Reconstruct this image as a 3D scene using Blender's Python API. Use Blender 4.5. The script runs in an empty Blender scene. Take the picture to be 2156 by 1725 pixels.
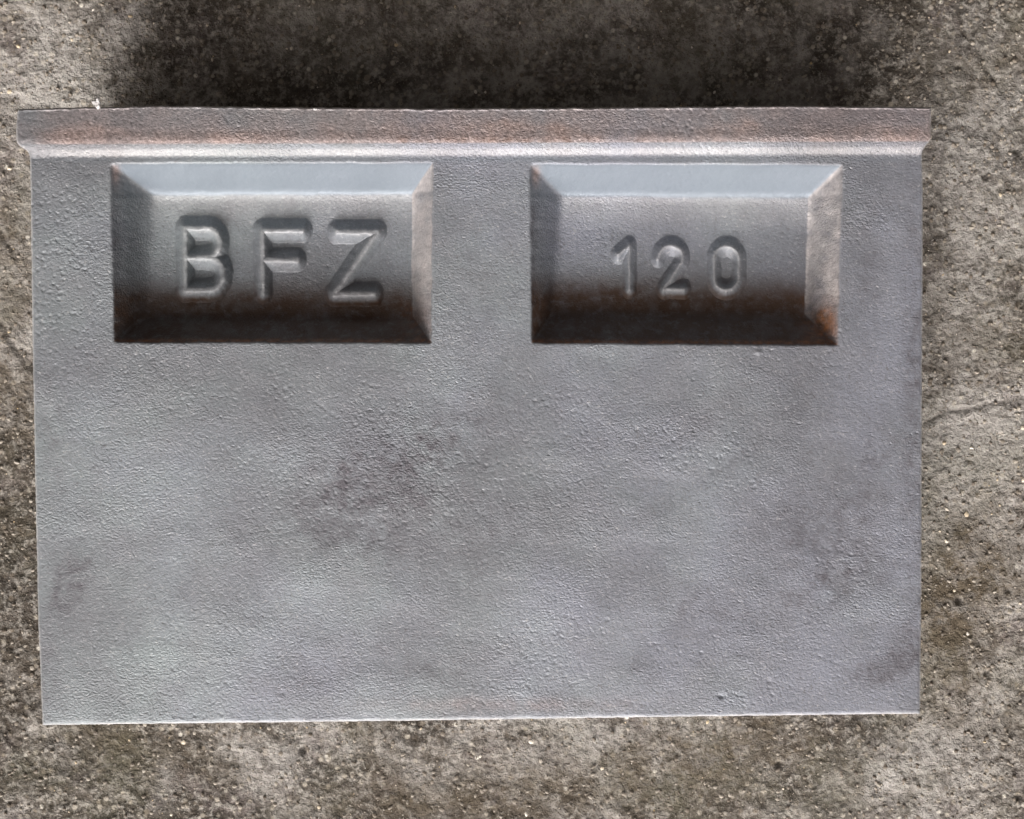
import bpy, math
import numpy as np
from mathutils import Vector

# ------------------------------------------------------------------ constants
S = 0.0001            # metres per picture unit on the block's face (2156 units across the frame)
CX, CY = 1078.0, 862.5
H = 0.037             # height of the block's face above the concrete
D = 0.240             # camera distance from the block's face
SUN_EL, SUN_AZ = math.radians(31), math.radians(13)   # light comes low from the -y side, a little from -x

sc = bpy.context.scene
col = sc.collection

# ------------------------------------------------------------------ camera
cam = bpy.data.cameras.new('camera')
camo = bpy.data.objects.new('camera', cam); col.objects.link(camo)
camo.location = (0, 0, H + D)
camo.rotation_euler = (0, 0, 0)
cam.sensor_width = 36
cam.lens = 36 * D / (2156 * S)
cam.clip_start = 0.005; cam.clip_end = 50
sc.camera = camo

# ------------------------------------------------------------------ sky and sun
w = bpy.data.worlds.new('World'); sc.world = w; w.use_nodes = True
nt = w.node_tree; nt.nodes.clear()
sky = nt.nodes.new('ShaderNodeTexSky'); sky.sky_type = 'NISHITA'; sky.sun_disc = False
sky.sun_elevation = SUN_EL
sky.sun_rotation = math.pi + SUN_AZ
sky.air_density = 0.0; sky.dust_density = 10.0; sky.ozone_density = 0.0
bg = nt.nodes.new('ShaderNodeBackground'); bg.inputs['Strength'].default_value = 0.15
wo = nt.nodes.new('ShaderNodeOutputWorld')
nt.links.new(sky.outputs[0], bg.inputs[0]); nt.links.new(bg.outputs[0], wo.inputs[0])
sl = bpy.data.lights.new('sun', 'SUN'); sl.energy = 2.45; sl.angle = math.radians(34); sl.color = (.975, .99, 1.0)
so = bpy.data.objects.new('sun', sl); col.objects.link(so)
sd = Vector((-math.sin(SUN_AZ) * math.cos(SUN_EL), -math.cos(SUN_AZ) * math.cos(SUN_EL), math.sin(SUN_EL)))
so.rotation_euler = sd.to_track_quat('Z', 'Y').to_euler()
so.location = sd * 2

sc.view_settings.view_transform = 'Standard'; sc.view_settings.look = 'None'
sc.view_settings.gamma = 1; sc.view_settings.exposure = -0.03
sc.view_settings.use_curve_mapping = False

# ------------------------------------------------------------------ noise helpers
def _hash(ix, iy, seed):
    h = (ix.astype(np.int64) * 374761393 + iy.astype(np.int64) * 668265263 + seed * 1442695041) & 0xffffffff
    h = ((h ^ (h >> 13)) * 1274126177) & 0xffffffff
    h = ((h ^ (h >> 16)) * 2246822519) & 0xffffffff
    return ((h ^ (h >> 15)) & 0xffffff) / float(0xffffff)
def vnoise(x, y, seed=0):
    ix = np.floor(x); iy = np.floor(y); fx = x - ix; fy = y - iy
    fx = fx * fx * fx * (fx * (fx * 6 - 15) + 10); fy = fy * fy * fy * (fy * (fy * 6 - 15) + 10)
    a = _hash(ix, iy, seed); b = _hash(ix + 1, iy, seed); c = _hash(ix, iy + 1, seed); d = _hash(ix + 1, iy + 1, seed)
    return (a + (b - a) * fx) * (1 - fy) + (c + (d - c) * fx) * fy
def fbm(x, y, seed=0, octv=4, gain=.5):
    s = 0; a = 1; t = 0
    for k in range(octv):
        cs, sn = math.cos(.6 * k + .3), math.sin(.6 * k + .3)
        s = s + a * (vnoise((x * cs - y * sn) * 2 ** k + 17.3 * k, (x * sn + y * cs) * 2 ** k - 9.1 * k, seed + k) * 2 - 1)
        t += a; a *= gain
    return s / t
def worley(x, y, seed=0):
    """distance to the nearest feature point, and that point's random value"""
    ix = np.floor(x); iy = np.floor(y)
    best = np.full(x.shape, 9.0); rid = np.zeros(x.shape)
    for dx in (-1, 0, 1):
        for dy in (-1, 0, 1):
            jx, jy = ix + dx, iy + dy
            px = jx + _hash(jx, jy, seed); py = jy + _hash(jx, jy, seed + 7)
            d = np.hypot(px - x, py - y); m = d < best
            best = np.where(m, d, best); rid = np.where(m, _hash(jx, jy, seed + 13), rid)
    return best, rid
def sstep(a, b, x):
    t = np.clip((x - a) / (b - a), 0, 1); return t * t * (3 - 2 * t)
def smin(a, b, k):
    h = np.maximum(k - np.abs(a - b), 0) / k
    return np.minimum(a, b) - h * h * k * .25
def gauss(X, Y, cx, cy, rx, ry, ang=0):
    c, s = math.cos(ang), math.sin(ang); dx, dy = X - cx, Y - cy
    return np.exp(-(((dx * c + dy * s) / rx) ** 2 + ((-dx * s + dy * c) / ry) ** 2))

# ------------------------------------------------------------------ node helpers
def newmat(name):
    m = bpy.data.materials.new(name); m.use_nodes = True
    n = m.node_tree; n.nodes.clear()
    out = n.nodes.new('ShaderNodeOutputMaterial'); p = n.nodes.new('ShaderNodeBsdfPrincipled')
    n.links.new(p.outputs[0], out.inputs[0])
    return m, n, p
def N(n, t, **kw):
    o = n.nodes.new(t)
    for k, v in kw.items():
        if k in o.inputs: o.inputs[k].default_value = v
        else: setattr(o, k, v)
    return o
def L(n, a, b): n.links.new(a, b)
def math_(n, op, a, b=None, clamp=False):
    o = n.nodes.new('ShaderNodeMath'); o.operation = op; o.use_clamp = clamp
    for i, v in enumerate((a, b)):
        if v is None: continue
        if isinstance(v, (int, float)): o.inputs[i].default_value = v
        else: L(n, v, o.inputs[i])
    return o.outputs[0]
def ramp(n, v, stops):
    o = n.nodes.new('ShaderNodeValToRGB'); L(n, v, o.inputs[0]); e = o.color_ramp.elements
    while len(e) < len(stops): e.new(.5)
    for q, (p, c) in zip(e, stops):
        q.position = p; q.color = (c, c, c, 1) if isinstance(c, (int, float)) else (*c, 1)
    return o.outputs[0]
def mix(n, f, a, b, mode='MIX'):
    o = n.nodes.new('ShaderNodeMix'); o.data_type = 'RGBA'; o.blend_type = mode
    if isinstance(f, (int, float)): o.inputs[0].default_value = f
    else: L(n, f, o.inputs[0])
    for i, v in ((6, a), (7, b)):
        if isinstance(v, tuple): o.inputs[i].default_value = (*v, 1)
        else: L(n, v, o.inputs[i])
    return o.outputs[2]
def noise(n, vec, scale, detail=4, rough=.55, dist=0.0):
    o = n.nodes.new('ShaderNodeTexNoise'); L(n, vec, o.inputs['Vector'])
    o.inputs['Scale'].default_value = scale; o.inputs['Detail'].default_value = detail
    o.inputs['Roughness'].default_value = rough; o.inputs['Distortion'].default_value = dist
    return o.outputs['Fac']
def voro(n, vec, scale, feature='F1', out='Distance', rnd=1.0):
    o = n.nodes.new('ShaderNodeTexVoronoi'); o.feature = feature; L(n, vec, o.inputs['Vector'])
    o.inputs['Scale'].default_value = scale; o.inputs['Randomness'].default_value = rnd
    return o.outputs[out]
def attr(n, name):
    o = n.nodes.new('ShaderNodeAttribute'); o.attribute_name = name; return o.outputs['Fac']

# ------------------------------------------------------------------ cast metal material
def metal_material():
    m, n, p = newmat('cast_grey_metal')
    co = N(n, 'ShaderNodeTexCoord').outputs['Object']
    cool = attr(n, 'cool'); rust_shade, smudge_shade, wear_light, warm = attr(n, 'rust_shade'), attr(n, 'smudge_shade'), attr(n, 'wear_light'), attr(n, 'warm')
    big = noise(n, co, 22, 5, .6)
    mid = noise(n, co, 130, 4, .6)
    fine = noise(n, co, 1500, 3, .7)
    tone = N(n, 'ShaderNodeSeparateXYZ'); L(n, co, tone.inputs[0])
    vio = math_(n, 'ADD', math_(n, 'MULTIPLY', tone.outputs[0], 3.2), math_(n, 'MULTIPLY', noise(n, co, 30, 4, .6), 1.6))
    vio = ramp(n, math_(n, 'MULTIPLY', vio, .6), [(.28, 0), (.62, 1)])
    base = mix(n, vio, (.262, .304, .318), (.236, .256, .302))
    base = mix(n, ramp(n, big, [(.36, .85), (.60, 0)]), base, (.150, .160, .176))
    base = mix(n, ramp(n, mid, [(.40, 0), (.75, .35)]), base, (.235, .240, .262))
    base = mix(n, ramp(n, fine, [(.30, .75), (.44, 0), (.58, 0), (.74, .5)]), base, mix(n, ramp(n, fine, [(.49, 0), (.51, 1)]), (.15, .15, .16), (.55, .55, .55)))
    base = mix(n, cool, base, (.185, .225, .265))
    # smudges of darker, slightly violet dirt and painted recess shade, broken up by grain
    sm = math_(n, 'MULTIPLY', smudge_shade, ramp(n, noise(n, co, 300, 6, .78), [(.34, .12), (.60, 1)]), True)
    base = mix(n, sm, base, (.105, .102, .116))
    wm = math_(n, 'MULTIPLY', warm, ramp(n, mid, [(.30, .5), (.6, 1)]), True)
    base = mix(n, wm, base, mix(n, ramp(n, fine, [(.40, 0), (.62, 1)]), (.25, .195, .180), (.46, .372, .350)))
    wr = math_(n, 'MULTIPLY', wear_light, ramp(n, fine, [(.25, .6), (.55, 1)]), True)
    base = mix(n, wr, base, (.64, .64, .635))
    rr = math_(n, 'MULTIPLY', rust_shade, ramp(n, noise(n, co, 500, 5, .75), [(.30, .55), (.50, 1)]), True)
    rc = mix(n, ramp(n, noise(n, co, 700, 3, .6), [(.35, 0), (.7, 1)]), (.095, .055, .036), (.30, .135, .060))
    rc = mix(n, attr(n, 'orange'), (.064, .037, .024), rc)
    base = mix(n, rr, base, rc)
    L(n, base, p.inputs['Base Color'])
    met = math_(n, 'MULTIPLY', math_(n, 'SUBTRACT', 1.0, rr), .22)
    L(n, met, p.inputs['Metallic'])
    L(n, math_(n, 'ADD', .44, math_(n, 'MULTIPLY', mid, .16)), p.inputs['Roughness'])
    # sand-cast skin: small lumps and pits
    mp = N(n, 'ShaderNodeMapping'); mp.inputs['Scale'].default_value = (.85, 1.1, 1); L(n, co, mp.inputs[0]); cv = mp.outputs[0]
    grain = noise(n, cv, 2300, 3, .6)
    vs = N(n, 'ShaderNodeTexVoronoi'); vs.feature = 'F1'; vs.inputs['Scale'].default_value = 1750
    wrp = N(n, 'ShaderNodeVectorMath', operation='MULTIPLY_ADD'); nz = N(n, 'ShaderNodeTexNoise'); L(n, cv, nz.inputs[0]); nz.inputs['Scale'].default_value = 900
    L(n, nz.outputs['Color'], wrp.inputs[0]); wrp.inputs[1].default_value = (.0012, .0012, .0012); L(n, cv, wrp.inputs[2]); L(n, wrp.outputs[0], vs.inputs['Vector'])
    lump = math_(n, 'SUBTRACT', 1.0, math_(n, 'MULTIPLY', vs.outputs['Distance'], vs.outputs['Distance']))
    grain = math_(n, 'ADD', math_(n, 'MULTIPLY', grain, .95), math_(n, 'MULTIPLY', lump, .22))
    grain2 = noise(n, cv, 3200, 2, .6)
    pc = N(n, 'ShaderNodeSeparateColor'); L(n, voro(n, wrp.outputs[0], 850, out='Color'), pc.inputs[0])
    pits = math_(n, 'MAXIMUM', ramp(n, voro(n, wrp.outputs[0], 850), [(.05, 0), (.32, 1)]), ramp(n, pc.outputs[0], [(.18, 0), (.30, 1)]))
    rough_amt = ramp(n, noise(n, co, 35, 3, .5), [(.3, .55), (.7, 1.25)])
    hgt = math_(n, 'ADD', math_(n, 'MULTIPLY', math_(n, 'MULTIPLY', grain, rough_amt), 1.0), math_(n, 'MULTIPLY', grain2, .28))
    hgt = math_(n, 'ADD', hgt, math_(n, 'MULTIPLY', pits, .36))
    b = N(n, 'ShaderNodeBump'); b.inputs['Strength'].default_value = .85; b.inputs['Distance'].default_value = .00026
    L(n, math_(n, 'MULTIPLY', hgt, attr(n, 'grain')), b.inputs['Height']); L(n, b.outputs[0], p.inputs['Normal'])
    return m

# ------------------------------------------------------------------ concrete materials
def concrete_material():
    m, n, p = newmat('weathered_concrete')
    co = N(n, 'ShaderNodeTexCoord').outputs['Object']
    big = noise(n, co, 13, 6, .62, .6)
    mid = noise(n, co, 55, 6, .68, .8)
    fine = noise(n, co, 420, 5, .72, .2)
    vfine = noise(n, co, 1300, 3, .7)
    m3 = noise(n, co, 150, 6, .72, 1.0)
    pat = math_(n, 'ADD', math_(n, 'MULTIPLY', mid, .45), math_(n, 'ADD', math_(n, 'MULTIPLY', m3, .55), math_(n, 'MULTIPLY', math_(n, 'SUBTRACT', big, .5), .85)))
    base = ramp(n, pat, [(.43, (.058, .050, .040)), (.48, (.125, .111, .093)), (.53, (.228, .213, .190)), (.61, (.45, .435, .405))])
    base = mix(n, ramp(n, noise(n, co, 70, 4, .6), [(.55, 0), (.68, .45)]), base, (.24, .205, .200))
    # sand and mortar grain
    base = mix(n, ramp(n, fine, [(.34, .6), (.46, 0)]), base, (.090, .072, .052))
    base = mix(n, ramp(n, fine, [(.50, 0), (.63, .9)]), base, (.47, .45, .405))
    base = mix(n, ramp(n, vfine, [(.36, .6), (.48, 0)]), base, (.040, .034, .028))
    base = mix(n, ramp(n, vfine, [(.56, 0), (.72, .5)]), base, (.50, .47, .42))
    # sand grains of many tints
    vc = voro(n, co, 520, out='Color'); vd = voro(n, co, 520)
    sep = N(n, 'ShaderNodeSeparateColor'); L(n, vc, sep.inputs[0])
    gm = math_(n, 'MULTIPLY', ramp(n, sep.outputs[0], [(.66, 0), (.70, 1)]), ramp(n, vd, [(.22, .8), (.42, 0)]))
    gc = ramp(n, sep.outputs[1], [(0, (.10, .08, .06)), (.35, (.30, .26, .20)), (.7, (.50, .46, .38)), (1, (.62, .58, .50))])
    base = mix(n, gm, base, gc)
    # scattered bright quartz
    qc = voro(n, co, 300, out='Color'); qd = voro(n, co, 300)
    sq = N(n, 'ShaderNodeSeparateColor'); L(n, qc, sq.inputs[0])
    qm = math_(n, 'MULTIPLY', ramp(n, sq.outputs[2], [(.955, 0), (.965, 1)]), ramp(n, qd, [(.10, 1), (.20, 0)]))
    base = mix(n, qm, base, (.80, .77, .68))
    # pale lime bloom and painted fill light, green algae film and dark mossy soil
    lime_light = math_(n, 'MULTIPLY', attr(n, 'lime_light'), ramp(n, noise(n, co, 210, 5, .75), [(.36, .25), (.54, 1.0)]), True)
    base = mix(n, lime_light, base, (.50, .485, .455))
    moss = math_(n, 'MULTIPLY', math_(n, 'MULTIPLY', attr(n, 'moss'), 1.5), ramp(n, noise(n, co, 120, 6, .75), [(.36, 1), (.60, .25)]), True)
    base = mix(n, moss, base, (.120, .098, .068))
    alg = ramp(n, noise(n, co, 28, 5, .65), [(.50, 0), (.68, .35)])
    base = mix(n, alg, base, (.150, .150, .098))
    crk = attr(n, 'crack')
    base = mix(n, crk, base, (.045, .036, .028))
    L(n, base, p.inputs['Base Color'])
    p.inputs['Roughness'].default_value = .86
    p.inputs['Specular IOR Level'].default_value = .35
    h1 = math_(n, 'MULTIPLY', fine, 1.0)
    h2 = math_(n, 'MULTIPLY', vfine, .45)
    h3 = math_(n, 'MULTIPLY', math_(n, 'SUBTRACT', .5, vd), .35)
    hh = math_(n, 'ADD', math_(n, 'ADD', h1, h2), h3)
    b = N(n, 'ShaderNodeBump'); b.inputs['Strength'].default_value = 1.0; b.inputs['Distance'].default_value = .0014
    L(n, hh, b.inputs['Height']); L(n, b.outputs[0], p.inputs['Normal'])
    return m
def grain_material():
    m, n, p = newmat('sand_grain')
    t = attr(n, 'tint')
    c = ramp(n, t, [(0, (.070, .056, .042)), (.30, (.20, .172, .135)), (.6, (.33, .30, .25)), (.86, (.47, .43, .36)), (.93, (.55, .43, .24)), (1, (.80, .77, .70))])
    L(n, c, p.inputs['Base Color']); p.inputs['Roughness'].default_value = .55
    return m

# ------------------------------------------------------------------ mesh from arrays
def mesh_from(name, V, F, mat, attrs=None, normals=None, parent=None, smooth=True):
    me = bpy.data.meshes.new(name)
    V = np.asarray(V, dtype=np.float32); F = np.asarray(F, dtype=np.int32)
    k = F.shape[1]
    me.vertices.add(len(V)); me.vertices.foreach_set('co', V.ravel())
    me.loops.add(F.size); me.loops.foreach_set('vertex_index', F.ravel())
    me.polygons.add(len(F)); me.polygons.foreach_set('loop_start', np.arange(0, F.size, k, dtype=np.int32))
    me.polygons.foreach_set('loop_total', np.full(len(F), k, dtype=np.int32))
    me.polygons.foreach_set('use_smooth', np.full(len(F), smooth))
    me.update(calc_edges=True); me.validate()
    for a, v in (attrs or {}).items():
        at = me.attributes.new(a, 'FLOAT', 'POINT'); at.data.foreach_set('value', np.asarray(v, dtype=np.float32))
    if normals is not None:
        me.normals_split_custom_set_from_vertices([tuple(q) for q in normals])
    me.materials.append(mat)
    o = bpy.data.objects.new(name, me); col.objects.link(o)
    if parent: o.parent = parent
    return o

METAL = metal_material(); CONC = concrete_material(); GRAIN = grain_material()

# ================================================================== the ground
def ground_height(x, y):
    """metres, x and y in metres"""
    X, Y = x * 1000, y * 1000
    h = .55 * fbm(X / 38, Y / 38, 3, 3) + .42 * fbm(X / 9, Y / 9, 11, 3) + .34 * fbm(X / 2.6, Y / 2.6, 23, 3, .6)
    d, r = worley(X / 2.1, Y / 2.1, 31)
    h = h + .16 * (r > .45) * np.clip(.5 - d, 0, 1) * 1.6 * (.4 + r)
    d, r = worley(X / 9, Y / 9, 47)
    h = h - .9 * (r > .93) * sstep(.16, .03, d)
    return h * .001
GS = (D + H) / D * S       # metres per picture unit on the ground
def gpt(X, Y): return ((X - CX) * GS, (CY - Y) * GS)
CRACKS = [
    ([(2030, 62), (2052, 95), (2072, 138), (2092, 165), (2112, 196)], .55, 1.0),
    ([(1950, 890), (1990, 868), (2040, 862), (2080, 852), (2156, 838), (2230, 842)], .8, .8),
    ([(-30, 640), (5, 690), (30, 730), (66, 772), (92, 800)], 1.1, 1.0),
    ([(-40, 1510), (10, 1540), (40, 1580), (78, 1612)], .7, .7),
    ([(780, -30), (812, 20), (850, 60), (900, 130), (935, 160)], .8, .6),
    ([(2070, 1580), (2120, 1500), (2170, 1460)], .6, .5),
    ([(-20, 480), (12, 500), (34, 540)], 1.0, .8),
    ([(1120, 1640), (1180, 1668), (1260, 1700), (1290, 1740)], .7, .55)]
def crack_mask(x, y):
    out = np.zeros(x.shape)
    wob = .0006 * fbm(x * 400, y * 400, 61, 3)
    for pts, wd, st in CRACKS:
        P = [gpt(*q) for q in pts]
        for (ax, ay), (bx, by) in zip(P[:-1], P[1:]):
            m = (x > min(ax, bx) - .004) & (x < max(ax, bx) + .004) & (y > min(ay, by) - .004) & (y < max(ay, by) + .004)
            if not m.any(): continue
            xs, ys = x[m] + wob[m], y[m] + wob[m] * .7
            t = np.clip(((xs - ax) * (bx - ax) + (ys - ay) * (by - ay)) / ((bx - ax) ** 2 + (by - ay) ** 2), 0, 1)
            d = np.hypot(xs - ax - t * (bx - ax), ys - ay - t * (by - ay))
            wv = wd * .001 * (.45 + .8 * vnoise(xs * 350, ys * 350, 71))
            out[m] = np.maximum(out[m], .45 * st * sstep(1, .25, d / wv))
    return out
def axis(half, step, far):
    a = list(np.arange(0, half, step)); s = step
    while a[-1] < far: s *= 1.22; a.append(a[-1] + s)
    a = np.array(a); return np.concatenate([-a[:0:-1], a])
gx = axis(.135, .0005, 3.0); gy = axis(.112, .0005, 3.0)
GX, GY = np.meshgrid(gx, gy)
fade = sstep(.9, .2, np.hypot(GX, GY))
crk = crack_mask(GX, GY)
GZ = ground_height(GX, GY) * (.3 + .7 * fade) - .0011 * crk
PX = GX / GS + CX; PY = CY - GY / GS       # picture units, to place the stains
lime_light = sum(a * gauss(PX, PY, *q) for a, q in [
    (.5, (2080, 250, 100, 200)), (.55, (2080, 900, 90, 60)), (.6, (1990, 1560, 120, 60, -.4)), (.5, (1120, 1600, 90, 30)), (.5, (560, 1600, 80, 40, .5)), (.45, (60, 190, 80, 60)), (.5, (640, 40, 40, 24)), (.5, (760, 130, 30, 24)), (.55, (1510, 95, 16, 20)), (.45, (1060, 170, 30, 14)), (.4, (1350, 40, 50, 20)), (.8, (1785, 150, 22, 34)), (.7, (1690, 110, 16, 42)), (.55, (1560, 200, 40, 16)), (.9, (1990, 940, 50, 62, .3)),
    (.9, (2072, 1120, 18, 28)), (.5, (1850, 60, 40, 34)), (.55, (560, 1640, 60, 42)), (.5, (620, 1720, 50, 30)), (.4, (90, 60, 60, 60)),
    (.5, (1250, 1560, 60, 24)), (.6, (1880, 1640, 130, 70, -.5)), (.45, (2050, 560, 60, 160)), (.5, (345, 1640, 22, 60)), (.4, (1990, 330, 90, 120)), (.5, (1600, 60, 22, 16)), (.45, (330, 170, 16, 26))])
lime_light = np.clip(lime_light + .30 * gauss(PX, PY, 1050, 70, 620, 90) + .45 * sstep(.05, .5, fbm(PX / 120, PY / 120, 91, 3)), 0, 1)  # broad pale patch lightens the block's shadow through the ground colour
moss = sum(a * gauss(PX, PY, *q) for a, q in [
    (.45, (2030, 1290, 90, 170)), (.4, (30, 430, 60, 120)),
    (.45, (1080, 1640, 260, 70)), (.35, (40, 1400, 80, 90)), (.45, (2110, 1180, 70, 90)), (.6, (330, 1590, 170, 50, .2)), (.6, (1480, 1600, 260, 60, -.2)), (.5, (930, 1700, 300, 40)), (.45, (20, 820, 60, 200)), (.5, (2000, 1240, 60, 150)), (.3, (1480, 1650, 140, 80))])
moss = np.clip(moss + .35 * sstep(.1, .55, fbm(PX / 150, PY / 150, 97, 3)), 0, 1)
nr, nc = GX.shape
idx = np.arange(nr * nc).reshape(nr, nc)
F = np.stack([idx[:-1, :-1], idx[:-1, 1:], idx[1:, 1:], idx[1:, :-1]], -1).reshape(-1, 4)
ground = mesh_from('ground', np.stack([GX, GY, GZ], -1).reshape(-1, 3), F, CONC,
                   {'lime_light': lime_light.ravel(), 'moss': moss.ravel(), 'crack': crk.ravel()})
ground['kind'] = 'structure'
ground['label'] = 'rough weathered grey brown concrete under and around the metal block'

# loose sand and exposed aggregate bedded in the concrete
rng = np.random.default_rng(5)
ng = 26000
ax = rng.uniform(-.134, .134, ng); ay = rng.uniform(-.111, .111, ng)
inside = (np.abs(ax) < .080) & (ay > -.052) & (ay < .052)
ax, ay = ax[~inside], ay[~inside]; ng = len(ax)
az = ground_height(ax, ay)
size = .00015 + .00050 * rng.random(ng) ** 4.0
ico = np.array([(0, 0, 1), (.89, 0, .45), (.28, .85, .45), (-.72, .53, .45), (-.72, -.53, .45), (.28, -.85, .45),
                (.72, .53, -.45), (-.28, .85, -.45), (-.89, 0, -.45), (-.28, -.85, -.45), (.72, -.53, -.45), (0, 0, -1)])
icf = np.array([(0, 1, 2), (0, 2, 3), (0, 3, 4), (0, 4, 5), (0, 5, 1), (1, 6, 2), (2, 7, 3), (3, 8, 4), (4, 9, 5), (5, 10, 1),
                (6, 7, 2), (7, 8, 3), (8, 9, 4), (9, 10, 5), (10, 6, 1), (11, 7, 6), (11, 8, 7), (11, 9, 8), (11, 10, 9), (11, 6, 10)])
V = ico[None] * (1 + .35 * (rng.random((ng, 12, 1)) - .5)) * size[:, None, None] * rng.uniform(.6, 1.25, (ng, 1, 3))
an = rng.uniform(0, math.pi, ng); ca, sa = np.cos(an)[:, None], np.sin(an)[:, None]
V = np.stack([V[..., 0] * ca - V[..., 1] * sa, V[..., 0] * sa + V[..., 1] * ca, V[..., 2] * .7], -1)
V += np.stack([ax, ay, az + size * .12], -1)[:, None]
Fg = (icf[None] + 12 * np.arange(ng)[:, None, None]).reshape(-1, 3)
tint = np.repeat(np.where(rng.random(ng) < .03, rng.uniform(.93, 1, ng), rng.uniform(.12, .72, ng)), 12)
gr = mesh_from('sand_grains', V.reshape(-1, 3), Fg, GRAIN, {'tint': tint}, parent=ground, smooth=False)
gr['kind'] = 'stuff'

# ================================================================== the cast block
block = bpy.data.objects.new('cast_metal_block', None); col.objects.link(block)
block.empty_display_size = .05
block['label'] = 'grey cast metal block with two recessed panels reading BFZ and 120, lying on concrete'
block['category'] = 'metal block'

# outline of the face, in picture units (left and right edge as functions of Y)
def interp(Y, pts):
    return np.interp(Y, [p[0] for p in pts], [p[1] for p in pts])
LEFT = [(225, 42), (236, 37), (262, 35), (290, 33.5), (300, 35.5), (308, 42), (315, 53), (322, 60), (332, 63), (400, 64.5), (700, 68.5), (1000, 74), (1300, 80.5), (1530, 90)]
RIGHT = [(220, 1959), (240, 1960.5), (292, 1960), (299, 1955), (307, 1948), (316, 1943), (324, 1941.5), (400, 1943), (900, 1941), (1300, 1939.5), (1510, 1937)]
TOPX = [(30, 231), (60, 229), (180, 226), (330, 223), (600, 226), (900, 229), (1250, 227), (1650, 223), (1962, 226)]
BOTX = [(80, 1527), (400, 1523), (800, 1518.5), (1300, 1511), (1700, 1505.5), (1940, 1503)]

# pockets: outer corners and floor corners (TL, TR, BR, BL)
POCKETS = [
    dict(o=[(231, 344), (912, 343), (908, 723), (240, 721)], i=[(322, 412), (868, 410), (868, 664), (308, 662)], soft=(.50, .12, .30, .14), depth=.0098),
    dict(o=[(1116, 346), (1775, 346), (1763, 727), (1119, 723)], i=[(1184, 414), (1700, 418), (1695, 662), (1166, 655)], soft=(.22, .12, .26, .12), depth=.0095)]
def line_x(p, q, Y): return p[0] + (q[0] - p[0]) * (Y - p[1]) / (q[1] - p[1])
def line_y(p, q, X): return p[1] + (q[1] - p[1]) * (X - p[0]) / (q[0] - p[0])
def pocket_t(pk, X, Y):
    o, i = pk['o'], pk['i']
    xl, xl2 = line_x(o[0], o[3], Y), line_x(i[0], i[3], Y)
    xr, xr2 = line_x(o[1], o[2], Y), line_x(i[1], i[2], Y)
    yt, yt2 = line_y(o[0], o[1], X), line_y(i[0], i[1], X)
    yb, yb2 = line_y(o[3], o[2], X), line_y(i[3], i[2], X)
    wob = 2.2 * fbm(X / 60, Y / 60, 5, 2) + .9 * fbm(X / 13, Y / 13, 6, 2)
    tl = (X - xl + wob) / (xl2 - xl); tr = (xr - X + wob) / (xr - xr2)
    tt = (Y - yt + wob * .7) / (yt2 - yt); tb = (yb - Y + wob * .7) / (yb - yb2)
    return tl, tr, tt, tb
def pocket_depth(pk, X, Y):
    tl, tr, tt, tb = pocket_t(pk, X, Y)
    kl, kr, kt, kb = pk['soft']
    inside = np.minimum(np.minimum(tl, tr), np.minimum(tt, tb))
    a = smin(smin(smin(smin(tl, 1.0, kl), smin(tr, 1.0, kr), .18), smin(tt, 1.0, kt), .16), smin(tb, 1.0, kb), .12)
    a = np.clip(a, -.2, 1)
    # round the lip a little
    r = .05
    a = np.where(a < r, np.where(a > -r, (a + r) ** 2 / (4 * r), 0), a)
    v = np.clip((Y - 520) / 140, -1.25, 1.25)
    return a * pk['depth'] + sstep(.3, 1, a) * .0012 * (1 - v * v), inside
def fillet(Y, X):
    """height of the top flange: fillet from the face up to its crest, then falling gently to the top edge"""
    y0 = line_y((60, 331), (1940, 326), X) + 1.2 * fbm(X / 60, X * 0, 8, 3)
    y1 = line_y((60, 305), (1940, 299), X) + 1.5 * fbm(X / 40, X * 0 + 5, 9, 3)
    t = (y0 - Y) / (y0 - y1)
    up = np.clip(smin(t, 1.0, .55), 0, None)
    up = np.where(t < .15, np.where(t > -.15, (t + .15) ** 2 / .6, 0), up)
    up = np.minimum(up, 1)
    fall = sstep(0, 1, (y1 - Y) / 30) * np.maximum(y1 - Y, 0) * S * .10
    return 0.0014 * up - fall
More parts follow.
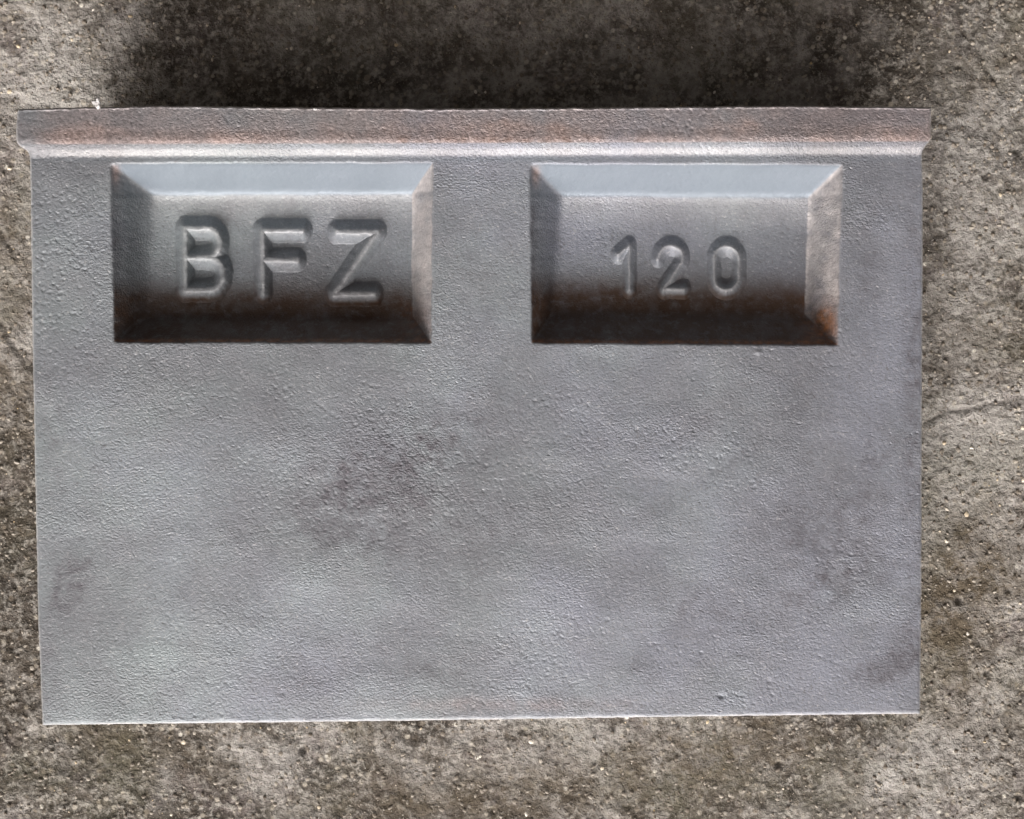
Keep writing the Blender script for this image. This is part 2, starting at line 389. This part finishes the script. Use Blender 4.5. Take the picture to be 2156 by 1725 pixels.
def face_z(X, Y, dL, dR, dT, dB):
    z = fillet(Y, X)
    for pk in POCKETS: z = z - pocket_depth(pk, X, Y)[0]
    # casting unevenness: low waves, fine sand skin
    z = z + .00016 * fbm(X / 260, Y / 200, 101, 2) + .00006 * fbm(X / 60, Y / 60, 103, 3)
    rough = .6 + .8 * sstep(-.3, .5, fbm(X / 170, Y / 120, 107, 2))
    z = z + 0.000012 * rough * fbm(X / 10, Y / 9, 109, 2, .5)
    # coarse sand pits, thickest down the left side, in the middle and on the flange
    for sc_, sd_, thr, dep in ((13, 131, .66, .00009), (8, 137, .74, .00005)):
        pd, pr = worley(X / sc_ + .5 * fbm(X / 20, Y / 20, sd_ + 3, 2), Y / sc_ * 1.1, sd_)
        am = .25 + 1.0 * gauss(X, Y, 130, 560, 120, 260) + .9 * gauss(X, Y, 820, 1010, 280, 130) + .6 * gauss(X, Y, 1450, 940, 120, 60) + .3 * sstep(305, 295, Y) + .5 * sstep(.1, .6, fbm(X / 140, Y / 110, 141, 2))
        z = z - dep * np.clip(am, 0, 1.4) * (pr > thr) * sstep(.42, .08, pd) * (.5 + pr)
    # a few blow holes and knocks
    for (hx, hy, hr, hd) in [(1518, 1466, 6, .0004), (595, 1460, 5, .0002), (1620, 1435, 5, .0002), (690, 560, 4, .0002), (1690, 310, 5, .0002), (1340, 905, 4, .0002)]:
        z = z - hd * gauss(X, Y, hx, hy, hr, hr * .8)
    z = z + .0003 * gauss(X, Y, 1597, 742, 6, 5)
    # thin burr left along the upper edge
    z = z + .00022 * np.exp(-((dT - 3.0) / 1.8) ** 2) * (.6 + .6 * fbm(X / 12, X * 0 + 4, 117, 3))
    # rounded outer edge
    k = 1 + .5 * fbm(X / 30, Y / 30, 113, 2)
    for d, r in ((dL, 7), (dR, 7), (dT, 5), (dB, 8)):
        q = np.clip(1 - d / (r * k), 0, 1)
        z = z - r * k * S * (1 - np.sqrt(np.clip(1 - q * q * .98, 0, 1))) * .75
    return z

step = 2.3
nu = int(1890 / step); nv = int(1290 / step)
def unit(n, total, e):
    a = np.linspace(0, 1, n)
    extra = np.array([.4, .9, 1.5, 3.0, 4.2, 5.8]) / total
    return np.unique(np.concatenate([a, extra, 1 - extra]))
U, Vv = np.meshgrid(unit(nu, 1900, 1), unit(nv, 1290, 1))
# first guess of Y from U alone, then the edges at that Y
X0 = 40 + U * 1915
Yt, Yb = interp(X0, TOPX), interp(X0, BOTX)
edge = 1.1 * fbm(X0 / 9, X0 * 0 + 1, 201, 3)
Y = Yt + (Yb - Yt) * Vv
xl = interp(Y, LEFT) + .9 * fbm(Y / 8, Y * 0 + 3, 203, 3); xr = interp(Y, RIGHT) + .9 * fbm(Y / 8, Y * 0 + 7, 205, 3)
X = xl + (xr - xl) * U
Yt, Yb = interp(X, TOPX) + 1.3 * fbm(X / 14, X * 0 + 1, 201, 3), interp(X, BOTX) + .9 * fbm(X / 12, X * 0 + 2, 207, 3)
Y = Yt + (Yb - Yt) * Vv
dL, dR, dT, dB = X - xl, xr - X, Y - Yt, Yb - Y
dz = face_z(X, Y, dL, dR, dT, dB)
def to_world(X, Y, dz):
    k = (D - dz) / D * S
    return np.stack([(X - CX) * k, (CY - Y) * k, H + dz], -1)
W = to_world(X, Y, dz)

def metal_masks(X, Y, dedge=None):
    f1 = fbm(X / 90, Y / 60, 301, 4); f2 = fbm(X / 22, Y / 22, 305, 4)
    y1 = line_y((60, 305), (1940, 299), X); y0 = y1 + 27
    flange = sstep(y1 + 2, y1 - 4, Y)
    low = sstep(y1 - 52, y1 - 10, Y + 22 * f1)
    warm = flange * np.clip(.42 + low * (.60 + .6 * f1) + .35 * gauss(X, Y, 1000, 275, 260, 45), 0, 1) * (1 - sstep(120, 55, X) * .8)
    fil = sstep(y0 + 5, y0 - 3, Y) * sstep(y1 - 3, y1 + 4, Y)
    warm = np.maximum(warm, .14 * fil * (.7 + f1))
    wear_light = .22 * sstep(y0 + 1, y0 - 5, Y) * sstep(y1 + 8, y1 + 14, Y) * sstep(70, 150, X)
    rust_shade = .50 * flange * sstep(y1 - 22, y1 - 4, Y) * sstep(.05, .45, f2 + .5 * gauss(X, Y, 1020, 295, 170, 30)) * gauss(X, Y, 1050, 295, 330, 60)
    smudge_shade = sum(a * gauss(X, Y, *q) for a, q in [
        (.55, (860, 960, 260, 80, -.45)), (.50, (800, 1080, 170, 100, -.3)), (.35, (1750, 1150, 130, 160, .2)), (.3, (1700, 850, 60, 90)), (.35, (1700, 1250, 200, 40, -.3)), (.28, (1050, 1150, 150, 80, -.5)), (.25, (720, 1010, 90, 110)), (1.1, (1855, 1408, 60, 26, -.25)), (.9, (1912, 1350, 26, 66, .3)),
        (.8, (150, 1225, 42, 80, .3)), (.7, (104, 1430, 22, 70)), (.40, (900, 1400, 150, 40)), (.30, (620, 1440, 90, 26)), (.35, (1840, 980, 45, 120, .2)),
        (.6, (1925, 800, 26, 420)), (.4, (1830, 560, 30, 160)), (.35, (1720, 1090, 110, 45, -.4)), (.25, (1480, 890, 80, 26, -.6)), (.30, (1450, 1280, 110, 60)), (.30, (1520, 980, 110, 30, -.5)),
        (.28, (110, 900, 40, 160)), (.22, (1000, 620, 60, 130)), (.35, (1350, 1420, 60, 50)), (.3, (1180, 1480, 120, 22))])
    smudge_shade = 1.45 * smudge_shade * (.75 + .9 * f2 + .4 * f1)
    smudge_shade = np.maximum(smudge_shade, flange * (.32 * sstep(1100, 1750, X) * (1 - low * .7) + .12))
    warm = np.maximum(warm, .25 * gauss(X, Y, 1050, 1485, 260, 16) * (1 + f2))
    if dedge is not None:
        wear_light = np.maximum(wear_light, .55 * sstep(4.5, .5, dedge) * (.75 + .6 * f2))  # highlight of the edge burr, painted as a pale outline
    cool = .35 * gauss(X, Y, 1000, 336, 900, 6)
    for n_, pk in enumerate(POCKETS):
        tl, tr, tt, tb = pocket_t(pk, X, Y)
        ins = np.minimum(np.minimum(tl, tr), np.minimum(tt, tb))
        m = sstep(-.02, .06, ins)
        wallb = m * sstep(1.15, .75, tb)
        wallr = m * sstep(1.02, .98, tr) * sstep(-.06, .06, np.minimum(tt, tb) - tr); walll = m * sstep(1.25, .8, tl) * sstep(-.15, .15, np.minimum(tt, tb) - tl)
        floor_ = m * sstep(.95, 1.1, tt) * sstep(2.2, 1.0, tt) * sstep(.9, 1.1, np.minimum(tl, tr))
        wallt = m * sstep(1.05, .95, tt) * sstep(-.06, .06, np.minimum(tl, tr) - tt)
        rust_shade = np.maximum(rust_shade, m * (1 - wallr) * sstep(2.5, 1.35, tb) * (.95 + .3 * f2) + .5 * m * sstep(.18, .02, tb) * (.8 + f2))  # shade low in the recess painted dark brown, plus rust at the lip
        rust_shade = np.maximum(rust_shade, m * (.85 if n_ else .35) * gauss(X, Y, *(pk['o'][2][0] - 30, pk['o'][2][1] - 45, 34, 52)) * (1 + f2))
        rust_shade = np.maximum(rust_shade, m * .5 * gauss(X, Y, pk['o'][3][0] + 30, pk['o'][3][1] - 25, 45, 25))
        warm = np.maximum(warm, m * .9 * gauss(X, Y, pk['o'][0][0] + 12, pk['o'][0][1] + 22, 9, 22))
        warm = np.maximum(warm, wallr * .55 * (1 + f2)); wear_light = np.maximum(wear_light, wallr * .42 * (1 + .8 * f2) * (1 - gauss(X, Y, pk['o'][2][0] - 20, pk['o'][2][1] - 30, 50, 60)))  # right walls coloured pale beige to stand for the light on them
        wear_light = np.maximum(wear_light, floor_ * .22)  # light on the upper floor, put in as paler colour
        cool = np.maximum(cool, .85 * wallt); smudge_shade = smudge_shade * (1 - .8 * wallt) * (1 - .6 * wallr)
        smudge_shade = np.maximum(smudge_shade, walll * (.12 + .45 * sstep(.35, .05, tl)) * (1 + f2))  # shade of the left walls painted into the colour
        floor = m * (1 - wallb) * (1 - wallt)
        smudge_shade = np.maximum(smudge_shade, floor * np.clip(.02 + .30 * fbm(X / 9, Y / 160, 311, 3) + .2 * fbm(X / 40, Y / 30, 313, 3), 0, 1))
        smudge_shade = np.maximum(smudge_shade, floor * .35 * sstep(.8, 2.0, 3 - (pk['i'][2][1] - Y) / 60))  # lip shade on the lower floor, deepened by colour
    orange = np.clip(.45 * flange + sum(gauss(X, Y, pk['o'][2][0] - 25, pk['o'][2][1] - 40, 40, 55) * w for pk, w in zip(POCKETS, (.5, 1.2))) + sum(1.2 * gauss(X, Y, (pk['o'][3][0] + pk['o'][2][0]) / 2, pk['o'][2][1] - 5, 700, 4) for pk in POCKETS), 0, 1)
    return dict(cool=np.clip(cool, 0, 1), orange=orange, rust_shade=np.clip(rust_shade, 0, 1), smudge_shade=np.clip(smudge_shade, 0, 1), wear_light=np.clip(wear_light, 0, 1), warm=np.clip(warm, 0, 1))
def grain_amt(X, Y):
    g = .70 + .55 * sstep(-.2, .5, fbm(X / 190, Y / 130, 107, 3)) + .35 * gauss(X, Y, 820, 1000, 260, 130) + .3 * gauss(X, Y, 180, 520, 110, 150)
    g = g + .25 * sstep(300, 296, Y) * gauss(X, Y, 850, 270, 500, 60)
    for pk in POCKETS:
        tl, tr, tt, tb = pocket_t(pk, X, Y)
        ins = np.minimum(np.minimum(tl, tr), np.minimum(tt, tb))
        g = g * (1 - .72 * sstep(0, .1, ins) * sstep(1.1, .9, tt))
        g = g * (1 - .25 * sstep(.9, 1.1, ins))
    return g
dedge = np.minimum(np.minimum(dL, dR), np.minimum(dT, dB))
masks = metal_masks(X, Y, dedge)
masks['grain'] = grain_amt(X, Y)

# vertex normals from the whole face so that the parts meet without a seam
nr, nc = X.shape
du = np.gradient(W, axis=1); dv = np.gradient(W, axis=0)
NRM = np.cross(dv, du); NRM /= np.linalg.norm(NRM, axis=-1, keepdims=True)

idx = np.arange(nr * nc).reshape(nr, nc)
quads = np.stack([idx[:-1, :-1], idx[1:, :-1], idx[1:, 1:], idx[:-1, 1:]], -1)
Xc = (X[:-1, :-1] + X[1:, 1:]) / 2; Yc = (Y[:-1, :-1] + Y[1:, 1:]) / 2
part = np.zeros(Xc.shape, int)
part[Yc < line_y((60, 331), (1940, 326), Xc) + 2] = 1
for k, pk in enumerate(POCKETS):
    tl, tr, tt, tb = pocket_t(pk, Xc, Yc)
    part[np.minimum(np.minimum(tl, tr), np.minimum(tt, tb)) > -.04] = 2 + k

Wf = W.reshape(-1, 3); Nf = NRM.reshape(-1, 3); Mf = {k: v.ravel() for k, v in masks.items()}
# side walls: the outline loop carried down to the concrete with casting draft
loop = np.concatenate([idx[0, ::-1], idx[1:, 0], idx[-1, 1:], idx[-2:0:-1, -1]])
loop_flange = Y.ravel()[loop] < 333
Lw = Wf[loop]; cen = np.array([(.5 * (Lw[:, 0].min() + Lw[:, 0].max())), .5 * (Lw[:, 1].min() + Lw[:, 1].max())])
levels = [(0.0, 0.0), (.0006, .0001), (.004, .0003), (.012, .0007), (.024, .0013), (H + .0008, .0024)]
nL = len(loop)
def skirt_ring(drop, inset):
    R = Lw.copy(); v = R[:, :2] - cen
    half = np.array([.094, .064])
    R[:, :2] -= inset * np.clip(v / half, -1, 1)
    R[:, 2] = R[:, 2] - drop if drop < H else -.0008
    n_ = .00012 * fbm(np.arange(nL) / 9., np.full(nL, drop * 900), 401, 3)
    if drop > .0005: R[:, :2] += np.sign(v) * n_[:, None]
    return R
SK = np.stack([skirt_ring(*l) for l in levels])       # levels x loop x 3
skirt_faces = []
ids = np.arange(len(levels) * nL).reshape(len(levels), nL)
nxt = np.roll(ids, -1, axis=1)
for k in range(len(levels) - 1):
    skirt_faces.append(np.stack([ids[k], ids[k + 1], nxt[k + 1], nxt[k]], -1))
skirt_faces = np.stack(skirt_faces)                     # level x loop x 4
tg = np.roll(Lw, -3, 0) - np.roll(Lw, 3, 0)
SKN = np.stack([tg[:, 1], -tg[:, 0], np.full(nL, 0.0)], -1); SKN /= np.linalg.norm(SKN, axis=1, keepdims=True)
if (SKN[:, :2] * (Lw[:, :2] - cen)).sum() < 0: SKN = -SKN
SKN[:, 2] = -.04
def build_part(name, sel, parent, fl=None):
    fq = quads[sel].reshape(-1, 4)
    used, inv = np.unique(fq, return_inverse=True)
    Vp = Wf[used]; Fp = inv.reshape(-1, 4); Np = Nf[used]; A = {k: v[used] for k, v in Mf.items()}
    if fl is not None:
        m = loop_flange & np.roll(loop_flange, -1)
        m = m if fl else ~m
        sf = skirt_faces[:, m].reshape(-1, 4)
        us, iv = np.unique(sf, return_inverse=True)
        Vs = SK.reshape(-1, 3)[us]
        lp = np.tile(loop, len(levels))[us]
        Fp = np.concatenate([Fp, iv.reshape(-1, 4) + len(Vp)])
        ns = SKN[us % nL]
        Vp = np.concatenate([Vp, Vs]); Np = np.concatenate([Np, ns])
        for k in A: A[k] = np.concatenate([A[k], (Mf[k][lp] * (.4 if k == 'wear_light' else 1))])
    return mesh_from(name, Vp, Fp, METAL, A, Np, parent)
body = build_part('body', part == 0, block, False)
flange = build_part('flange', part == 1, block, True)
flange['label'] = 'raised flange along the upper edge, browner than the face'
panels = []
for k, txt in enumerate(('BFZ', '120')):
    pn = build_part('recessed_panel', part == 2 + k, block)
    pn['label'] = 'sloped recess with raised %s' % ('letters BFZ' if k == 0 else 'number 120')
    panels.append(pn)

# ------------------------------------------------------------------ raised characters
def c3(x, y): return ((400 + x / 2.695) / 1.3033, (550 + y / 2.695) / 1.3033)
def c4(x, y): return ((1500 + x / 2.695) / 1.3033, (550 + y / 2.695) / 1.3033)
def arc(cx, cy, rx, ry, a0, a1, n=10):
    return [(cx + rx * math.cos(math.radians(a0 + (a1 - a0) * k / n)), cy + ry * math.sin(math.radians(a0 + (a1 - a0) * k / n))) for k in range(n + 1)]
B_ = [[(292, 205), (292, 662)],
      [(292, 205), (455, 205)] + arc(455, 312, 95, 107, -90, 90) + [(292, 425)],
      [(455, 425)] + arc(470, 543, 105, 119, -90, 90) + [(292, 662)]]
F_ = [[(862, 222), (868, 680)], [(862, 222), (1160, 222)], [(866, 440), (1118, 440)]]
Z_ = [[(1412, 232), (1712, 234), (1392, 692), (1690, 692)]]
ONE = [[(612, 655), (612, 335), (530, 400)]]
TWO = [[(825, 425)] + arc(918, 420, 88, 85, 200, 385, 12) + [(865, 655), (1015, 655)]]
ZERO = [arc(1330, 430, 92, 92, 180, 360, 12) + arc(1330, 568, 92, 92, 0, 180, 12) + [(1238, 430)]]
CHARS = [(0, 'B', B_, c3), (0, 'F', F_, c3), (0, 'Z', Z_, c3), (1, '1', ONE, c4), (1, '2', TWO, c4), (1, '0', ZERO, c4)]
for pi, ch, strokes, cf in CHARS:
    segs = []
    for st in strokes:
        P = [cf(*q) for q in st]
        segs += list(zip(P[:-1], P[1:]))
    allp = np.array([q for s_ in segs for q in s_])
    if pi == 0: plat, slope, xs_, hgt = 4.0, 21.0, 1.25, .0027
    else: plat, slope, xs_, hgt = 1.5, 19.0, 1.35, .0017
    m_ = plat + slope + 8
    x = np.arange(allp[:, 0].min() - m_, allp[:, 0].max() + m_, 1.35); y = np.arange(allp[:, 1].min() - m_, allp[:, 1].max() + m_, 1.35)
    Xg, Yg = np.meshgrid(x, y); dist = np.full(Xg.shape, 1e9)
    wx = Xg + 1.2 * fbm(Xg / 14, Yg / 14, 501, 2); wy = Yg + 1.2 * fbm(Xg / 14, Yg / 14, 503, 2)
    for (a, b) in segs:
        ax_, ay_, bx_, by_ = a[0] * xs_, a[1], b[0] * xs_, b[1]
        qx, qy = wx * xs_, wy
        t = np.clip(((qx - ax_) * (bx_ - ax_) + (qy - ay_) * (by_ - ay_)) / max((bx_ - ax_) ** 2 + (by_ - ay_) ** 2, 1e-9), 0, 1)
        dist = smin(dist, np.hypot(qx - ax_ - t * (bx_ - ax_), qy - ay_ - t * (by_ - ay_)), 1.5)
    t = (plat + slope - dist) / slope
    hh = np.clip(smin(t, 1.0, .13), -1, 1) * (1 + .10 * fbm(Xg / 22, Yg / 22, 507, 2))
    hh = np.where(hh < .07, np.where(hh > -.07, (hh + .07) ** 2 / .28, 0), hh) - .02 * (t < -.1)
    base = -pocket_depth(POCKETS[pi], Xg, Yg)[0]
    base = base + .00016 * fbm(Xg / 260, Yg / 200, 101, 2) + .00006 * fbm(Xg / 60, Yg / 60, 103, 3)
    z = base + hgt * hh + .00004 * fbm(Xg / 10, Yg / 8, 511, 3) + .00003 * (t > -.12)
    z = np.where(t > -.12, z, base - .0002)
    Wc = to_world(Xg, Yg, z)
    n1, n2 = Xg.shape; id_ = np.arange(n1 * n2).reshape(n1, n2)
    q = np.stack([id_[:-1, :-1], id_[1:, :-1], id_[1:, 1:], id_[:-1, 1:]], -1)
    keep = (t[:-1, :-1] > -.25) | (t[1:, 1:] > -.25)
    q = q[keep]; used, inv = np.unique(q, return_inverse=True)
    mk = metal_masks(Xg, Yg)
    mk['cool'] = np.maximum(mk['cool'], .0); mk['wear_light'] = np.maximum(mk['wear_light'], .16 * sstep(.6, 1.0, hh)); mk['rust_shade'] = np.maximum(mk['rust_shade'] * (1 - .8 * sstep(.2, .7, hh)), .0)
    mk['smudge_shade'] = mk['smudge_shade'] * (1 - .7 * sstep(.2, .8, hh)) + .18 * sstep(-.1, .05, t) * sstep(.25, .05, t) * (.8 + fbm(Xg / 12, Yg / 12, 509, 3))
    mk['grain'] = grain_amt(Xg, Yg) * .8
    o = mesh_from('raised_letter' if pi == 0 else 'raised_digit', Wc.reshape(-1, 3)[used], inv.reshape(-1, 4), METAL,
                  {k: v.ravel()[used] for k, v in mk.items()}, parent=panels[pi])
    o['label'] = 'raised %s %s' % ('letter' if pi == 0 else 'digit', ch)

# ------------------------------------------------------------------ crumbs of casting flash on the upper edge
def crumb(X, Y, size, seed, zoff):
    r = np.random.default_rng(seed)
    u = 16; v = 10; pts = []
    for j in range(v + 1):
        for i in range(u):
            th, ph = 2 * math.pi * i / u, math.pi * j / v
            pts.append((math.cos(th) * math.sin(ph), math.sin(th) * math.sin(ph), math.cos(ph)))
    P = np.array(pts)
    k = 1 + .55 * fbm(P[:, 0] * 1.6 + seed, P[:, 1] * 1.6 + P[:, 2] * 1.3, seed, 3)
    P = P * k[:, None] * np.array(size) * S
    c = to_world(np.array(X, float), np.array(Y, float), np.array(zoff))
    P = P + c
    id_ = np.arange((v + 1) * u).reshape(v + 1, u); nx = np.roll(id_, -1, 1)
    Fc = np.stack([id_[:-1], id_[1:], nx[1:], nx[:-1]], -1).reshape(-1, 4)
    n_ = len(P)
    return P, Fc, {'rust_shade': np.zeros(n_), 'cool': np.zeros(n_), 'orange': np.zeros(n_), 'smudge_shade': np.zeros(n_), 'wear_light': np.full(n_, .85), 'warm': np.full(n_, .35), 'grain': np.full(n_, .8)}
def crumbs(name, items):
    PP, FF, AA, off = [], [], [], 0
    for it in items:
        P, Fc, A = crumb(*it); PP.append(P); FF.append(Fc + off); AA.append(A); off += len(P)
    return mesh_from(name, np.concatenate(PP), np.concatenate(FF), METAL, {k: np.concatenate([a[k] for a in AA]) for k in AA[0]}, parent=block)
z_top = .0015
crumbs('flash_burr', [(203, 216, (9, 5, 5), 3, z_top), (207, 211, (4.5, 6, 5), 8, z_top + .0003), (206, 223, (5, 6, 5), 12, z_top)])
crumbs('flash_burr', [(664, 230, (4, 2.5, 3), 21, z_top)])
0 and crumbs('flash_burr', [(996, 231, (3.5, 2.5, 3), 25, z_top)])
